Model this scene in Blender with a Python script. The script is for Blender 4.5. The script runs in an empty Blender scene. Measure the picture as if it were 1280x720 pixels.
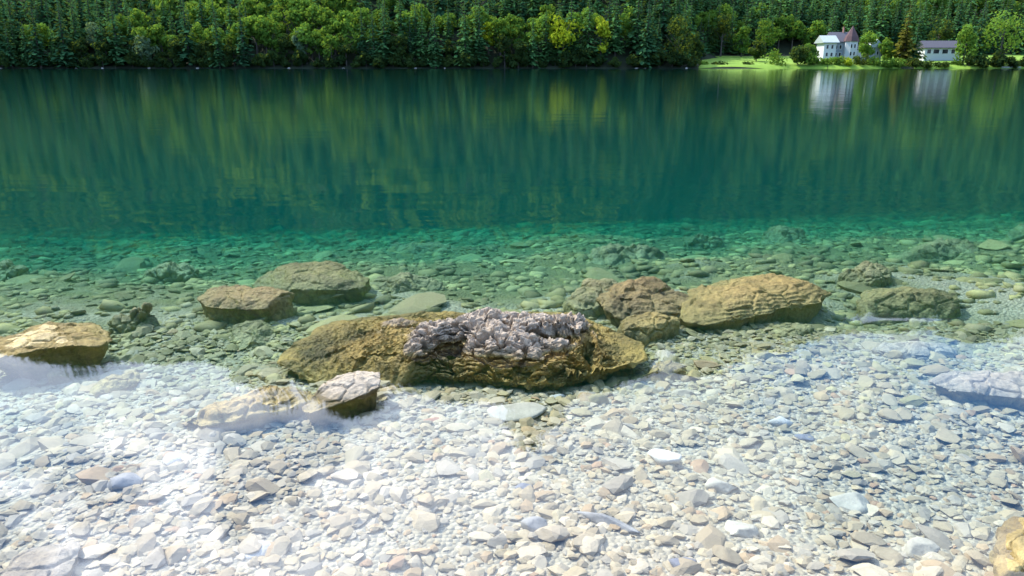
import bpy, bmesh, math, random
import numpy as np
from mathutils import Vector, Matrix, Euler

S = bpy.context.scene
COL = S.collection
R = math.radians
rnd = random.Random(7)
rng = np.random.default_rng(7)

# ------------------------------------------------------------------ camera
CAM_H, PITCH, FPX = 1.6, R(16.85), 924.0
cd = bpy.data.cameras.new('camera')
cd.sensor_width = 36.0
cd.lens = FPX / 1280 * 36.0
cd.clip_start, cd.clip_end = 0.05, 6000
cam = bpy.data.objects.new('camera', cd)
COL.objects.link(cam)
cam.location = (0, 0, CAM_H)
cam.rotation_euler = (R(90) - PITCH, 0, 0)
S.camera = cam

# ------------------------------------------------------------------ light
SUN_AZ, SUN_EL = R(-54), R(48)          # azimuth from +Y, clockwise; so the sun is ahead and to the left
SUN_DIR = Vector((math.sin(SUN_AZ) * math.cos(SUN_EL), math.cos(SUN_AZ) * math.cos(SUN_EL), math.sin(SUN_EL)))
sl = bpy.data.lights.new('sun', 'SUN')
sl.energy, sl.angle, sl.color = 5.0, R(0.5), (1.0, 0.94, 0.84)
sun = bpy.data.objects.new('sun', sl)
COL.objects.link(sun)
sun.rotation_euler = SUN_DIR.to_track_quat('Z', 'Y').to_euler()
S.view_settings.view_transform = 'Standard'
S.view_settings.look = 'None'
S.view_settings.exposure = 0.6
S.view_settings.gamma = 1.0
S.cycles.use_denoising = True
S.cycles.max_bounces = 8
S.cycles.diffuse_bounces = 3
S.cycles.glossy_bounces = 3
S.cycles.transmission_bounces = 4
S.cycles.volume_bounces = 1
S.cycles.transparent_max_bounces = 12
S.cycles.sample_clamp_indirect = 6.0
S.cycles.caustics_reflective = False
S.cycles.caustics_refractive = False


class NT:
    """small helper for writing node trees"""
    def __init__(self, tree):
        self.t = tree
        tree.nodes.clear()

    def n(self, typ, ins=None, **props):
        nd = self.t.nodes.new(typ)
        for k, v in props.items():
            setattr(nd, k, v)
        for k, v in (ins or {}).items():
            self.set(nd.inputs[k], v)
        return nd

    def set(self, sock, v):
        if isinstance(v, bpy.types.NodeSocket):
            self.t.links.new(v, sock)
        elif isinstance(v, bpy.types.Node):
            self.t.links.new(v.outputs[0], sock)
        else:
            if sock.type == 'RGBA' and isinstance(v, (tuple, list)) and len(v) == 3:
                v = (*v, 1)
            sock.default_value = v

    def math(self, op, a, b=None, c=None, clamp=False):
        nd = self.t.nodes.new('ShaderNodeMath')
        nd.operation = op
        nd.use_clamp = clamp
        for i, v in enumerate((a, b, c)):
            if v is not None:
                self.set(nd.inputs[i], v)
        return nd.outputs[0]

    def vmath(self, op, a, b=None, out=0):
        nd = self.t.nodes.new('ShaderNodeVectorMath')
        nd.operation = op
        self.set(nd.inputs[0], a)
        if b is not None:
            if op == 'SCALE':
                self.set(nd.inputs['Scale'], b)
            else:
                self.set(nd.inputs[1], b)
        return nd.outputs[out]

    def noise(self, vec, scale, detail=4, rough=0.55, color=False, dist=0.0):
        nd = self.t.nodes.new('ShaderNodeTexNoise')
        self.set(nd.inputs['Vector'], vec)
        nd.inputs['Scale'].default_value = scale
        nd.inputs['Detail'].default_value = detail
        nd.inputs['Roughness'].default_value = rough
        nd.inputs['Distortion'].default_value = dist
        return nd.outputs['Color' if color else 'Fac']

    def ramp(self, fac, stops, interp='LINEAR'):
        nd = self.t.nodes.new('ShaderNodeValToRGB')
        self.set(nd.inputs[0], fac)
        cr = nd.color_ramp
        cr.interpolation = interp
        while len(cr.elements) < len(stops):
            cr.elements.new(0.5)
        for e, (p, c) in zip(cr.elements, stops):
            e.position = p
            e.color = (*c, 1) if isinstance(c, (tuple, list)) else (c, c, c, 1)
        return nd.outputs[0]

    def mix(self, fac, a, b, blend='MIX'):
        nd = self.t.nodes.new('ShaderNodeMix')
        nd.data_type = 'RGBA'
        nd.blend_type = blend
        self.set(nd.inputs[0], fac)
        self.set(nd.inputs[6], a)
        self.set(nd.inputs[7], b)
        return nd.outputs[2]

    def remap(self, v, a, b, c=0.0, d=1.0, smooth=False):
        nd = self.t.nodes.new('ShaderNodeMapRange')
        nd.interpolation_type = 'SMOOTHSTEP' if smooth else 'LINEAR'
        self.set(nd.inputs[0], v)
        for i, x in enumerate((a, b, c, d)):
            nd.inputs[i + 1].default_value = x
        return nd.outputs[0]


# ------------------------------------------------------------------ sky: Nishita with a bank of bright summer cloud
SKY_K = 0.10
W = bpy.data.worlds.new('World')
S.world = W
W.use_nodes = True
w = NT(W.node_tree)
sky = w.n('ShaderNodeTexSky', sky_type='NISHITA', sun_disc=False, sun_elevation=SUN_EL, sun_rotation=SUN_AZ % (2 * math.pi),
          air_density=1.0, dust_density=0.2, ozone_density=3.0)
tc = w.n('ShaderNodeTexCoord')
dirv = tc.outputs['Generated']
sep = w.n('ShaderNodeSeparateXYZ', {0: dirv})
zz = w.math('ADD', w.math('MAXIMUM', sep.outputs[2], 0.0), 0.12)
flat = w.n('ShaderNodeCombineXYZ', {0: w.math('DIVIDE', sep.outputs[0], zz), 1: w.math('DIVIDE', sep.outputs[1], zz), 2: 3.7})
big = w.noise(flat.outputs[0], 2.3, 8, 0.6)
cov = w.remap(big, 0.40, 0.49, 0, 1, True)


def sky_gap(az, el, inner, outer):
    g = Vector((math.sin(R(az)) * math.cos(R(el)), math.cos(R(az)) * math.cos(R(el)), math.sin(R(el))))
    wob = w.math('MULTIPLY', w.math('SUBTRACT', w.noise(dirv, 7.0, 3), 0.5), 0.02)
    dt = w.math('ADD', w.vmath('DOT_PRODUCT', dirv, tuple(g), 1), wob)
    return w.remap(dt, math.cos(R(outer)), math.cos(R(inner)), 1, 0.0, True)


for gp in ((23, 21.5, 3.0, 6.0), (-19, 29.0, 2.5, 5.0), (-8, 28.5, 1.0, 3.5), (9, 33, 1.0, 3.0), (34, 22.5, 1.5, 6.0), (-34, 25.5, 1.5, 5)):
    cov = w.math('MULTIPLY', cov, sky_gap(*gp))
behind = w.remap(sep.outputs[1], -0.15, 0.35, 0.25, 1.0, True)
cov = w.math('MULTIPLY', cov, behind)
shade = w.noise(flat.outputs[0], 4.0, 5, 0.6)
cloud = w.mix(w.remap(shade, 0.3, 0.7), (10.5, 12.5, 16), (27, 28, 30))
glow = w.remap(w.vmath('DOT_PRODUCT', dirv, tuple(SUN_DIR), 1), 0.55, 1.0, 0.85, 1.9, True)
glow = w.math('MULTIPLY', glow, w.remap(sep.outputs[2], 0.36, 0.50, 0.55, 1.0, True))      # thinner, greyer towards the ridge
cloud = w.vmath('MULTIPLY', w.vmath('SCALE', cloud, glow), (0.92, 0.97, 1.08))
skymix = w.mix(cov, w.vmath('ADD', w.vmath('SCALE', sky.outputs[0], 1.3), (0.3, 2.2, 6.5)), cloud)
bg = w.n('ShaderNodeBackground', {0: skymix, 1: SKY_K})
w.n('ShaderNodeOutputWorld', {0: bg.outputs[0]})

# ------------------------------------------------------------------ pixel helpers: photograph pixel -> place in the world
CP, SP = math.cos(PITCH), math.sin(PITCH)


def ray(px, py):
    u, v = (px - 640) / FPX, -(py - 360) / FPX
    return (u, CP + v * SP, -SP + v * CP)


def at(px, py, z=0.0):
    d = ray(px, py)
    t = (z - CAM_H) / d[2]
    return (d[0] * t, d[1] * t, z)


def atY(px, py, Y):
    d = ray(px, py)
    t = Y / d[1]
    return (d[0] * t, Y, CAM_H + d[2] * t)


# ------------------------------------------------------------------ numpy noise
def _hash(i, j, k, seed):
    h = (i.astype(np.int64) * 374761393 + j.astype(np.int64) * 668265263 + k.astype(np.int64) * 1274126177 + seed * 974711) & 0xFFFFFFFF
    h = ((h ^ (h >> 13)) * 1274126177) & 0xFFFFFFFF
    h = ((h ^ (h >> 16)) * 2246822519) & 0xFFFFFFFF
    return h ^ (h >> 15)


def gnoise(P, seed=0):
    P = np.asarray(P, float)
    i = np.floor(P).astype(np.int64)
    f = P - i
    u = f * f * f * (f * (f * 6 - 15) + 10)
    out = np.zeros(len(P))
    for a in (0, 1):
        for b in (0, 1):
            for c in (0, 1):
                h = _hash(i[:, 0] + a, i[:, 1] + b, i[:, 2] + c, seed)
                gx = (h & 1023) / 511.5 - 1
                gy = ((h >> 10) & 1023) / 511.5 - 1
                gz = ((h >> 20) & 1023) / 511.5 - 1
                dot = gx * (f[:, 0] - a) + gy * (f[:, 1] - b) + gz * (f[:, 2] - c)
                wt = (u[:, 0] if a else 1 - u[:, 0]) * (u[:, 1] if b else 1 - u[:, 1]) * (u[:, 2] if c else 1 - u[:, 2])
                out += dot * wt
    return out


def fbm(P, octv=4, seed=0, gain=0.5, ridged=False):
    P = np.asarray(P, float)
    a, s, tot = 1.0, 1.0, np.zeros(len(P))
    for o in range(octv):
        v = gnoise(P * s + o * 17.3, seed + o)
        tot += a * ((0.5 - np.abs(v) * 1.6) if ridged else v)
        a *= gain
        s *= 2.03
    return tot


def worley(P, seed=0):
    P = np.asarray(P, float)
    i = np.floor(P).astype(np.int64)
    f1 = np.full(len(P), 9.0)
    f2 = np.full(len(P), 9.0)
    for a in (-1, 0, 1):
        for b in (-1, 0, 1):
            for c in (-1, 0, 1):
                h = _hash(i[:, 0] + a, i[:, 1] + b, i[:, 2] + c, seed)
                q = np.stack([i[:, 0] + a + (h & 1023) / 1023, i[:, 1] + b + ((h >> 10) & 1023) / 1023,
                              i[:, 2] + c + ((h >> 20) & 1023) / 1023], 1)
                d = np.sqrt(((P - q) ** 2).sum(1))
                f2 = np.minimum(f2, np.maximum(f1, d))
                f1 = np.minimum(f1, d)
    return f1, f2


def sstep(x, a, b):
    t = np.clip((np.asarray(x, float) - a) / (b - a), 0, 1)
    return t * t * (3 - 2 * t)


# ------------------------------------------------------------------ object helpers
def tag(o, label=None, cat=None, group=None, kind=None):
    if label: o['label'] = label
    if cat: o['category'] = cat
    if group: o['group'] = group
    if kind: o['kind'] = kind
    return o


def np_mesh(name, V, F, mats=(), smooth=False, color=None, matidx=None):
    """V (n,3), F (m,k) with one k, or a list of such arrays"""
    Fs = F if isinstance(F, list) else [F]
    me = bpy.data.meshes.new(name)
    V = np.ascontiguousarray(V, np.float32)
    loops = np.concatenate([f.reshape(-1) for f in Fs]).astype(np.int32)
    tot = np.concatenate([np.full(len(f), f.shape[1], np.int32) for f in Fs])
    start = np.concatenate([[0], np.cumsum(tot)[:-1]]).astype(np.int32)
    me.vertices.add(len(V))
    me.vertices.foreach_set('co', V.reshape(-1))
    me.loops.add(len(loops))
    me.loops.foreach_set('vertex_index', loops)
    me.polygons.add(len(tot))
    me.polygons.foreach_set('loop_start', start)
    if matidx is not None:
        me.polygons.foreach_set('material_index', np.asarray(matidx, np.int32))
    me.polygons.foreach_set('use_smooth', np.broadcast_to(smooth, len(tot)).astype(bool))
    me.update(calc_edges=True)
    if color is not None:
        at_ = me.attributes.new('tint', 'FLOAT_COLOR', 'POINT')
        c4 = np.ones((len(V), 4), np.float32)
        c4[:, :3] = color
        at_.data.foreach_set('color', c4.reshape(-1))
    for m in mats:
        me.materials.append(m)
    return me


def link(name, me, parent=None, loc=None, rot=None):
    o = bpy.data.objects.new(name, me)
    COL.objects.link(o)
    if parent: o.parent = parent
    if loc is not None: o.location = loc
    if rot is not None: o.rotation_euler = rot
    return o


def empty(name, loc=(0, 0, 0), rz=0):
    return link(name, None, None, loc, (0, 0, rz))


def copy_tree(o):
    c = o.copy()
    COL.objects.link(c)
    for ch in o.children:
        k = ch.copy()
        COL.objects.link(k)
        k.parent = c
    return c


class MB:
    """collects boxes, prisms and so on into one mesh"""
    def __init__(self): self.v, self.f = [], []

    def poly(self, pts, faces):
        b = len(self.v)
        self.v += [tuple(p) for p in pts]
        self.f += [tuple(i + b for i in f) for f in faces]

    def box(self, x0, x1, y0, y1, z0, z1):
        self.poly([(x0, y0, z0), (x1, y0, z0), (x1, y1, z0), (x0, y1, z0), (x0, y0, z1), (x1, y0, z1), (x1, y1, z1), (x0, y1, z1)],
                  [(0, 3, 2, 1), (4, 5, 6, 7), (0, 1, 5, 4), (1, 2, 6, 5), (2, 3, 7, 6), (3, 0, 4, 7)])

    def build(self, name, mat, parent=None, loc=None):
        me = bpy.data.meshes.new(name)
        me.from_pydata(self.v, [], self.f)
        me.materials.append(mat)
        me.update()
        return link(name, me, parent, loc)


def material(name):
    m = bpy.data.materials.new(name)
    m.use_nodes = True
    return m, NT(m.node_tree)


def principled(t, base, rough=0.8, normal=None, spec=0.3):
    b = t.n('ShaderNodeBsdfPrincipled', {'Base Color': base, 'Roughness': rough, 'Specular IOR Level': spec})
    if normal is not None:
        t.set(b.inputs['Normal'], normal)
    t.n('ShaderNodeOutputMaterial', {0: b.outputs[0]})
    return b


def simple_mat(name, col, rough=0.8, var=0.15, scale=2.0, spec=0.3):
    m, t = material(name)
    tc = t.n('ShaderNodeTexCoord').outputs['Object']
    n = t.noise(tc, scale, 5)
    c = t.mix(n, tuple(x * (1 - var) for x in col), tuple(min(1, x * (1 + var)) for x in col))
    principled(t, c, rough, None, spec)
    return m


# ------------------------------------------------------------------ materials
def rock_material(name, dry=(0.50, 0.45, 0.38), wet=(0.33, 0.24, 0.085), dark=(0.10, 0.085, 0.035), wl=0.012, pores=1.0):
    m, t = material(name)
    geo = t.n('ShaderNodeNewGeometry')
    P = geo.outputs['Position']
    z = t.n('ShaderNodeSeparateXYZ', {0: P}).outputs[2]
    n1 = t.noise(P, 5.0, 6, 0.6)
    n2 = t.noise(P, 22.0, 6, 0.65)
    n3 = t.noise(P, 90.0, 4, 0.7)
    zz = t.math('ADD', z, t.math('MULTIPLY', t.math('SUBTRACT', n1, 0.5), 0.07))
    zz = t.math('ADD', zz, t.math('MULTIPLY', t.math('SUBTRACT', n2, 0.5), 0.03))
    isdry = t.remap(zz, wl - 0.012, wl + 0.012, 0, 1, True)
    # algae-covered skin below the water line
    alg = t.mix(t.remap(n2, 0.3, 0.7), tuple(c * 0.6 for c in wet), tuple(c * 1.3 for c in wet))
    alg = t.mix(t.remap(t.noise(P, 3.1, 4), 0.45, 0.68), alg, dark)
    alg = t.mix(t.remap(n3, 0.52, 0.72, 0, 0.6), alg, tuple(c * 0.35 for c in wet))
    # bleached limestone above it
    dr = t.mix(t.remap(n2, 0.3, 0.7), tuple(c * 0.72 for c in dry), tuple(min(0.8, c * 1.18) for c in dry))
    dr = t.mix(t.remap(t.noise(P, 9.0, 5), 0.5, 0.7, 0, 0.55), dr, (0.36, 0.27, 0.17))
    dr = t.mix(t.remap(n3, 0.55, 0.66, 0, 0.6), dr, (0.14, 0.10, 0.065))
    band = t.remap(zz, wl + 0.008, wl + 0.055, 0.75, 0.0, True)
    dr = t.mix(band, dr, tuple(0.30 * a + 0.22 * b for a, b in zip(dry, wet)))
    base = t.mix(isdry, alg, dr)
    h = t.math('ADD', t.math('MULTIPLY', n2, 0.6), t.math('MULTIPLY', n3, 0.4))
    vo = t.n('ShaderNodeTexVoronoi', {'Vector': P, 'Scale': 38.0})
    h = t.math('ADD', h, t.math('MULTIPLY', vo.outputs['Distance'], 0.5 * pores))
    bp = t.n('ShaderNodeBump', {'Strength': 0.85, 'Distance': 0.02, 'Height': h})
    principled(t, base, t.mix(isdry, (0.55, 0.55, 0.55), (0.9, 0.9, 0.9)), bp.outputs[0], 0.25)
    return m


M_MAIN = rock_material('main_rock', dry=(0.38, 0.30, 0.215), wet=(0.40, 0.28, 0.085), wl=0.004)
M_ROCK = rock_material('ochre_rock', dry=(0.30, 0.225, 0.12), wet=(0.42, 0.31, 0.12), dark=(0.20, 0.15, 0.06), wl=0.04)
M_OLIVE = rock_material('olive_rock', dry=(0.26, 0.22, 0.12), wet=(0.30, 0.26, 0.115), dark=(0.14, 0.12, 0.055), wl=0.04)
M_BROWN = rock_material('brown_rock', dry=(0.27, 0.205, 0.125), wet=(0.36, 0.255, 0.115), dark=(0.13, 0.09, 0.045), wl=0.04)
M_SUBROCK = rock_material('submerged_rock', wet=(0.38, 0.33, 0.17), dark=(0.17, 0.15, 0.07), wl=0.05)
M_PALE = rock_material('pale_rock', dry=(0.52, 0.47, 0.40), wet=(0.42, 0.36, 0.27), dark=(0.34, 0.29, 0.20), pores=0.4)
M_SLAB = rock_material('white_topped_rock', dry=(0.36, 0.30, 0.22), wet=(0.38, 0.29, 0.11), dark=(0.12, 0.10, 0.05), wl=-0.02, pores=0.7)

# pebbles: one colour per stone
m, t = material('pebble')
P = t.n('ShaderNodeNewGeometry').outputs['Position']
att = t.n('ShaderNodeAttribute', attribute_name='tint')
c = t.mix(t.noise(P, 60, 4), t.mix(1.0, att.outputs[0], (0.72, 0.72, 0.72), 'MULTIPLY'), att.outputs[0])
c = t.mix(t.remap(t.noise(P, 25, 5), 0.55, 0.75, 0, 0.4), c, (0.42, 0.36, 0.24))
bp = t.n('ShaderNodeBump', {'Strength': 0.4, 'Distance': 0.006, 'Height': t.noise(P, 130, 4)})
principled(t, c, 0.75, bp.outputs[0], 0.25)
M_PEB = m


def stone_mat(name, col):
    m, t = material(name)
    P = t.n('ShaderNodeTexCoord').outputs['Object']
    c = t.mix(t.remap(t.noise(P, 14, 5), 0.3, 0.7), tuple(x * 0.75 for x in col), tuple(min(.85, x * 1.15) for x in col))
    c = t.mix(t.remap(t.noise(P, 40, 4), 0.58, 0.75, 0, 0.5), c, tuple(x * 0.5 for x in col))
    bp = t.n('ShaderNodeBump', {'Strength': 0.5, 'Distance': 0.008, 'Height': t.noise(P, 70, 5)})
    principled(t, c, 0.75, bp.outputs[0], 0.25)
    return m


# lake bed: fine gravel and silt, greener with algae where it is deeper
m, t = material('lake_bed')
P = t.n('ShaderNodeNewGeometry').outputs['Position']
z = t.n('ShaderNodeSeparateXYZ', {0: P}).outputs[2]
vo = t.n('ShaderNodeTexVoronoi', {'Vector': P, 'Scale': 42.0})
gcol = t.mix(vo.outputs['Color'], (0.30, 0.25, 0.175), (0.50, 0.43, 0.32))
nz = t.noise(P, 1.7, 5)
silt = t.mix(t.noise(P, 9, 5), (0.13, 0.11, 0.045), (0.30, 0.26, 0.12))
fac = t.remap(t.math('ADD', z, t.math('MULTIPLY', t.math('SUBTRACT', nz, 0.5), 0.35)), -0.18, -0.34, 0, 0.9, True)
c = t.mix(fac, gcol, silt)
h = t.math('ADD', t.math('MULTIPLY', vo.outputs['Distance'], -0.8), t.math('MULTIPLY', t.noise(P, 18, 6), 0.6))
bp = t.n('ShaderNodeBump', {'Strength': 0.8, 'Distance': 0.03, 'Height': h})
principled(t, c, 0.9, bp.outputs[0], 0.1)
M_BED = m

# forest floor
m, t = material('forest_floor')
P = t.n('ShaderNodeNewGeometry').outputs['Position']
c = t.mix(t.noise(P, 0.25, 6), (0.012, 0.018, 0.008), (0.03, 0.04, 0.014))
principled(t, c, 0.95)
M_FLOOR = m

m, t = material('meadow_grass')
P = t.n('ShaderNodeNewGeometry').outputs['Position']
c = t.mix(t.noise(P, 0.35, 6), (0.10, 0.19, 0.015), (0.21, 0.32, 0.035))
bp = t.n('ShaderNodeBump', {'Strength': 0.6, 'Distance': 0.3, 'Height': t.noise(P, 3, 5)})
principled(t, c, 0.95, bp.outputs[0])
M_GRASS = m


def leaf_mat(name, lo, hi, per_object=True, trans=0.42):
    m, t = material(name)
    P = t.n('ShaderNodeNewGeometry').outputs['Position']
    n = t.noise(P, 0.9, 4)
    if per_object:
        r = t.n('ShaderNodeObjectInfo').outputs['Random']
    else:
        r = t.n('ShaderNodeAttribute', attribute_name='tint').outputs['Fac']
    k = t.math('ADD', t.math('MULTIPLY', r, 0.65), t.math('MULTIPLY', n, 0.5), clamp=True)
    c = t.mix(k, lo, hi)
    d = t.n('ShaderNodeBsdfDiffuse', {0: c})
    tr = t.n('ShaderNodeBsdfTranslucent', {0: t.mix(0.4, c, (0.25, 0.3, 0.01))})
    mx = t.n('ShaderNodeMixShader', {0: trans, 1: d.outputs[0], 2: tr.outputs[0]})
    t.n('ShaderNodeOutputMaterial', {0: mx.outputs[0]})
    return m


CON_LO, CON_HI = (0.014, 0.056, 0.034), (0.085, 0.20, 0.055)
BRO_LO, BRO_HI = (0.045, 0.115, 0.02), (0.16, 0.29, 0.04)
M_CON = leaf_mat('conifer_needles', CON_LO, CON_HI, trans=0.2)
M_BRO = leaf_mat('broad_leaves', BRO_LO, BRO_HI)
M_YEL = leaf_mat('yellow_green_leaves', (0.24, 0.32, 0.015), (0.40, 0.46, 0.03))
M_DKB = leaf_mat('dark_leaves', (0.016, 0.042, 0.016), (0.05, 0.09, 0.024))  # darker leaf tone; in the waterline rows it stands in for shade
M_SIL = leaf_mat('grey_green_leaves', (0.07, 0.13, 0.07), (0.15, 0.23, 0.12))
M_RUS = leaf_mat('russet_needles', (0.07, 0.075, 0.015), (0.15, 0.13, 0.025))
M_SCON = leaf_mat('wood_needles', CON_LO, CON_HI, False, 0.2)
M_SBRO = leaf_mat('wood_leaves', (0.045, 0.105, 0.02), (0.15, 0.27, 0.04), False)
M_BARK = simple_mat('bark', (0.09, 0.075, 0.06), 0.9, 0.4, 6)

# ------------------------------------------------------------------ THE SETTING: lake bed, far slope, water
BY = np.array([-60, -12, -3, 0.0, 1.0, 2.0, 3.0, 4.0, 5.5, 7.0, 9.0, 11.0, 13.0, 16.0, 22.0, 45, 260, 294, 304])
BZ = np.array([4.0, 1.2, 0.25, -0.01, -0.05, -0.085, -0.14, -0.19, -0.245, -0.37, -0.66, -0.99, -1.34, -1.92, -3.1, -9, -15, -4, -1.0])


def bed(x, y):
    x, y = np.asarray(x, float), np.asarray(y, float)
    shift = np.where(y > 4, np.clip((y - 4) / 3, 0, 1) * np.clip(x * 0.14, -0.7, 2.2), 0)
    z = np.interp(y - shift, BY, BZ)
    P = np.stack([x, y, np.zeros_like(x)], -1).reshape(-1, 3)
    n = (fbm(P * 0.55, 3, 3) * 0.10 + fbm(P * 2.4, 3, 5) * 0.030).reshape(x.shape)
    return z + n * np.clip((y + 1) / 5, 0.25, 1.6)


def grid_mesh(name, xs, ys, fz, mat, smooth=True):
    X, Y = np.meshgrid(xs, ys)
    Z = fz(X, Y)
    V = np.stack([X, Y, Z], -1).reshape(-1, 3)
    nx, ny = len(xs), len(ys)
    i = (np.arange(ny - 1)[:, None] * nx + np.arange(nx - 1)[None]).reshape(-1)
    F = np.stack([i, i + 1, i + nx + 1, i + nx], 1)
    return link(name, np_mesh(name, V, F, [mat], smooth))


xs = np.concatenate([np.linspace(-900, -60, 30), np.linspace(-50, -9, 25), np.linspace(-8.5, 8.5, 260), np.linspace(9, 50, 25), np.linspace(60, 900, 30)])
ys = np.concatenate([np.linspace(-60, -2, 20), np.linspace(-1.5, 14, 260), np.linspace(14.5, 50, 40), np.linspace(56, 304, 40)])
tag(grid_mesh('lake_bed', xs, ys, bed, M_BED), kind='structure')


def shore_y(x):
    return 300 + 2.2 * np.sin(x * 0.045 + 1) + 1.2 * np.sin(x * 0.13)


def hill(x, y):
    x, y = np.asarray(x, float), np.asarray(y, float)
    d = y - shore_y(x)
    right = sstep(x, 58, 95)
    s0 = 3.0 + right * 52
    bank = 1.0 * sstep(d, -1, 3) - 4 * sstep(-d, 0, 8)
    terr = right * 0.085 * np.clip(d, 0, 60)
    u = np.clip(d - s0, 0, None)
    az = x / np.maximum(y, 1)
    kk = np.interp(az, [-1.0, -0.66, -0.42, -0.25, 0.0, 0.2, 0.35, 0.5, 0.7, 1.0], [.36, .40, .42, .455, .49, .475, .41, .375, .385, .36])
    top = kk * 900
    top = top * (1 + 0.05 * np.sin(x * 0.021 + 1) + 0.035 * np.sin(x * 0.053))
    z = top * np.minimum(u / 590, 1.0) - 0.25 * np.clip(u - 600, 0, None)
    P = np.stack([x, y, np.zeros_like(x)], -1).reshape(-1, 3)
    n = (fbm(P / 90, 4, 11)).reshape(x.shape)
    return bank + terr + z + n * 16 * np.clip(u / 120, 0, 1)


xs = np.linspace(-1000, 1000, 201)
ys = np.concatenate([np.linspace(292, 360, 40), np.linspace(364, 1300, 120)])
tag(grid_mesh('hillside', xs, ys, hill, M_FLOOR), kind='structure')


def patch(name, poly, mat, lift=0.12, n=26):
    """a grass sheet that follows the slope inside a convex quad (x, y)"""
    a, b, c, d = [np.array(p, float) for p in poly]
    u, v = np.meshgrid(np.linspace(0, 1, n), np.linspace(0, 1, n))
    Pxy = (a * ((1 - u) * (1 - v))[..., None] + b * (u * (1 - v))[..., None] + c * (u * v)[..., None] + d * ((1 - u) * v)[..., None])
    Z = hill(Pxy[..., 0], Pxy[..., 1]) + lift
    V = np.concatenate([Pxy, Z[..., None]], -1).reshape(-1, 3)
    i = (np.arange(n - 1)[:, None] * n + np.arange(n - 1)[None]).reshape(-1)
    return tag(link(name, np_mesh(name, V, np.stack([i, i + 1, i + n + 1, i + n], 1), [mat], True)), kind='structure')


patch('meadow', [(72, 297.5), (122, 297.5), (135, 345), (84, 345)], M_GRASS)
patch('lawn', [(122.3, 297.5), (215, 297.5), (232, 352), (135.3, 345)], M_GRASS, 0.1)

# water: a clear body with real absorption and scattering, and a rippled mirror skin
m, t = material('lake_water')
P = t.n('ShaderNodeNewGeometry').outputs['Position']
Nn = t.n('ShaderNodeNewGeometry').outputs['Normal']


def ripple(scale_vec, scale, amp, detail=2):
    mp = t.n('ShaderNodeMapping', {'Vector': P, 'Scale': scale_vec})
    c = t.noise(mp.outputs[0], scale, detail, 0.5, True)
    return t.vmath('SCALE', t.vmath('SUBTRACT', c, (0.5, 0.5, 0.5)), amp)


yy = t.n('ShaderNodeSeparateXYZ', {0: P}).outputs[1]
# open_ = t.remap(yy, 6.0, 45.0, 0.0, 1.0, True)                       # calm by the shore, a breath of wind farther out
rgh = t.remap(yy, 6.0, 16.0, 0.03, 0.085, True)
near = t.remap(yy, 5.0, 13.0, 1.0, 0.2, True)
patchy = t.remap(t.noise(P, 0.12, 3), 0.45, 0.62, 0.0, 1.0, True)
r1 = ripple((0.22, 1.0, 1.0), 2.6, 0.075)
r2 = ripple((0.10, 1.3, 1.0), 9.0, 0.045, 1)
rr = t.vmath('ADD', t.vmath('SCALE', r1, t.math('MULTIPLY', near, t.math('ADD', 0.7, t.math('MULTIPLY', patchy, 0.5)))), t.vmath('SCALE', r2, t.math('MULTIPLY', t.remap(yy, 4.0, 9.0, 0.5, 1.0, True), t.math('ADD', 0.25, t.math('MULTIPLY', patchy, 0.5)))))
rr = t.vmath('MULTIPLY', rr, (1, 1, 0))
nrm = t.vmath('NORMALIZE', t.vmath('ADD', Nn, rr))
fr = t.n('ShaderNodeFresnel', {'IOR': 1.42, 'Normal': nrm})
gl = t.n('ShaderNodeBsdfGlossy', distribution='BECKMANN', ins={'Color': (1, 1, 1), 'Roughness': rgh, 'Normal': nrm})
tp = t.n('ShaderNodeBsdfTransparent', {'Color': (1, 1, 1)})
mx = t.n('ShaderNodeMixShader', {0: fr.outputs[0], 1: tp.outputs[0], 2: gl.outputs[0]})
va = t.n('ShaderNodeVolumeAbsorption', {'Color': (0.0, 0.74, 0.73), 'Density': 0.52})
vs = t.n('ShaderNodeVolumeScatter', {'Color': (0.03, 0.66, 0.61), 'Density': 0.036, 'Anisotropy': 0.0})
ad = t.n('ShaderNodeAddShader', {0: va.outputs[0], 1: vs.outputs[0]})
t.n('ShaderNodeOutputMaterial', {'Surface': mx.outputs[0], 'Volume': ad.outputs[0]})
M_WATER = m
wb = MB()
wb.box(-880, 880, -40, 303.4, -24, 0)
tag(wb.build('water', M_WATER), kind='structure')

# ------------------------------------------------------------------ stones
def ico(sub):
    bm = bmesh.new()
    bmesh.ops.create_icosphere(bm, subdivisions=sub, radius=1)
    V = np.array([v.co[:] for v in bm.verts])
    F = np.array([[v.index for v in f.verts] for f in bm.faces])
    bm.free()
    return V, F


ICO = {s: ico(s) for s in (1, 2, 3, 4)}


def stone_shape(sub, seed, planes=9, flat=(0.25, 0.5)):
    r = np.random.default_rng(seed)
    V, F = ICO[sub]
    V = V.copy()
    for _ in range(planes):
        n = r.normal(size=3)
        n /= np.linalg.norm(n)
        d = r.uniform(0.42, 0.8)
        k = V @ n
        V -= np.maximum(k - d, 0)[:, None] * n
    V /= np.abs(V).max(0)
    V *= (1 + 0.12 * fbm(V * 1.4 + seed, 2, seed))[:, None]
    V *= (1, r.uniform(0.6, 0.92), r.uniform(*flat))
    return V, F


PAL = np.array([(0.50, 0.45, 0.36), (0.56, 0.52, 0.44), (0.44, 0.40, 0.33), (0.47, 0.46, 0.45), (0.62, 0.59, 0.54),
                (0.52, 0.42, 0.31), (0.36, 0.35, 0.34), (0.55, 0.50, 0.40), (0.66, 0.63, 0.57), (0.50, 0.36, 0.27)])
PALW = np.array([.18, .17, .12, .10, .12, .10, .05, .09, .05, .02])


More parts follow.
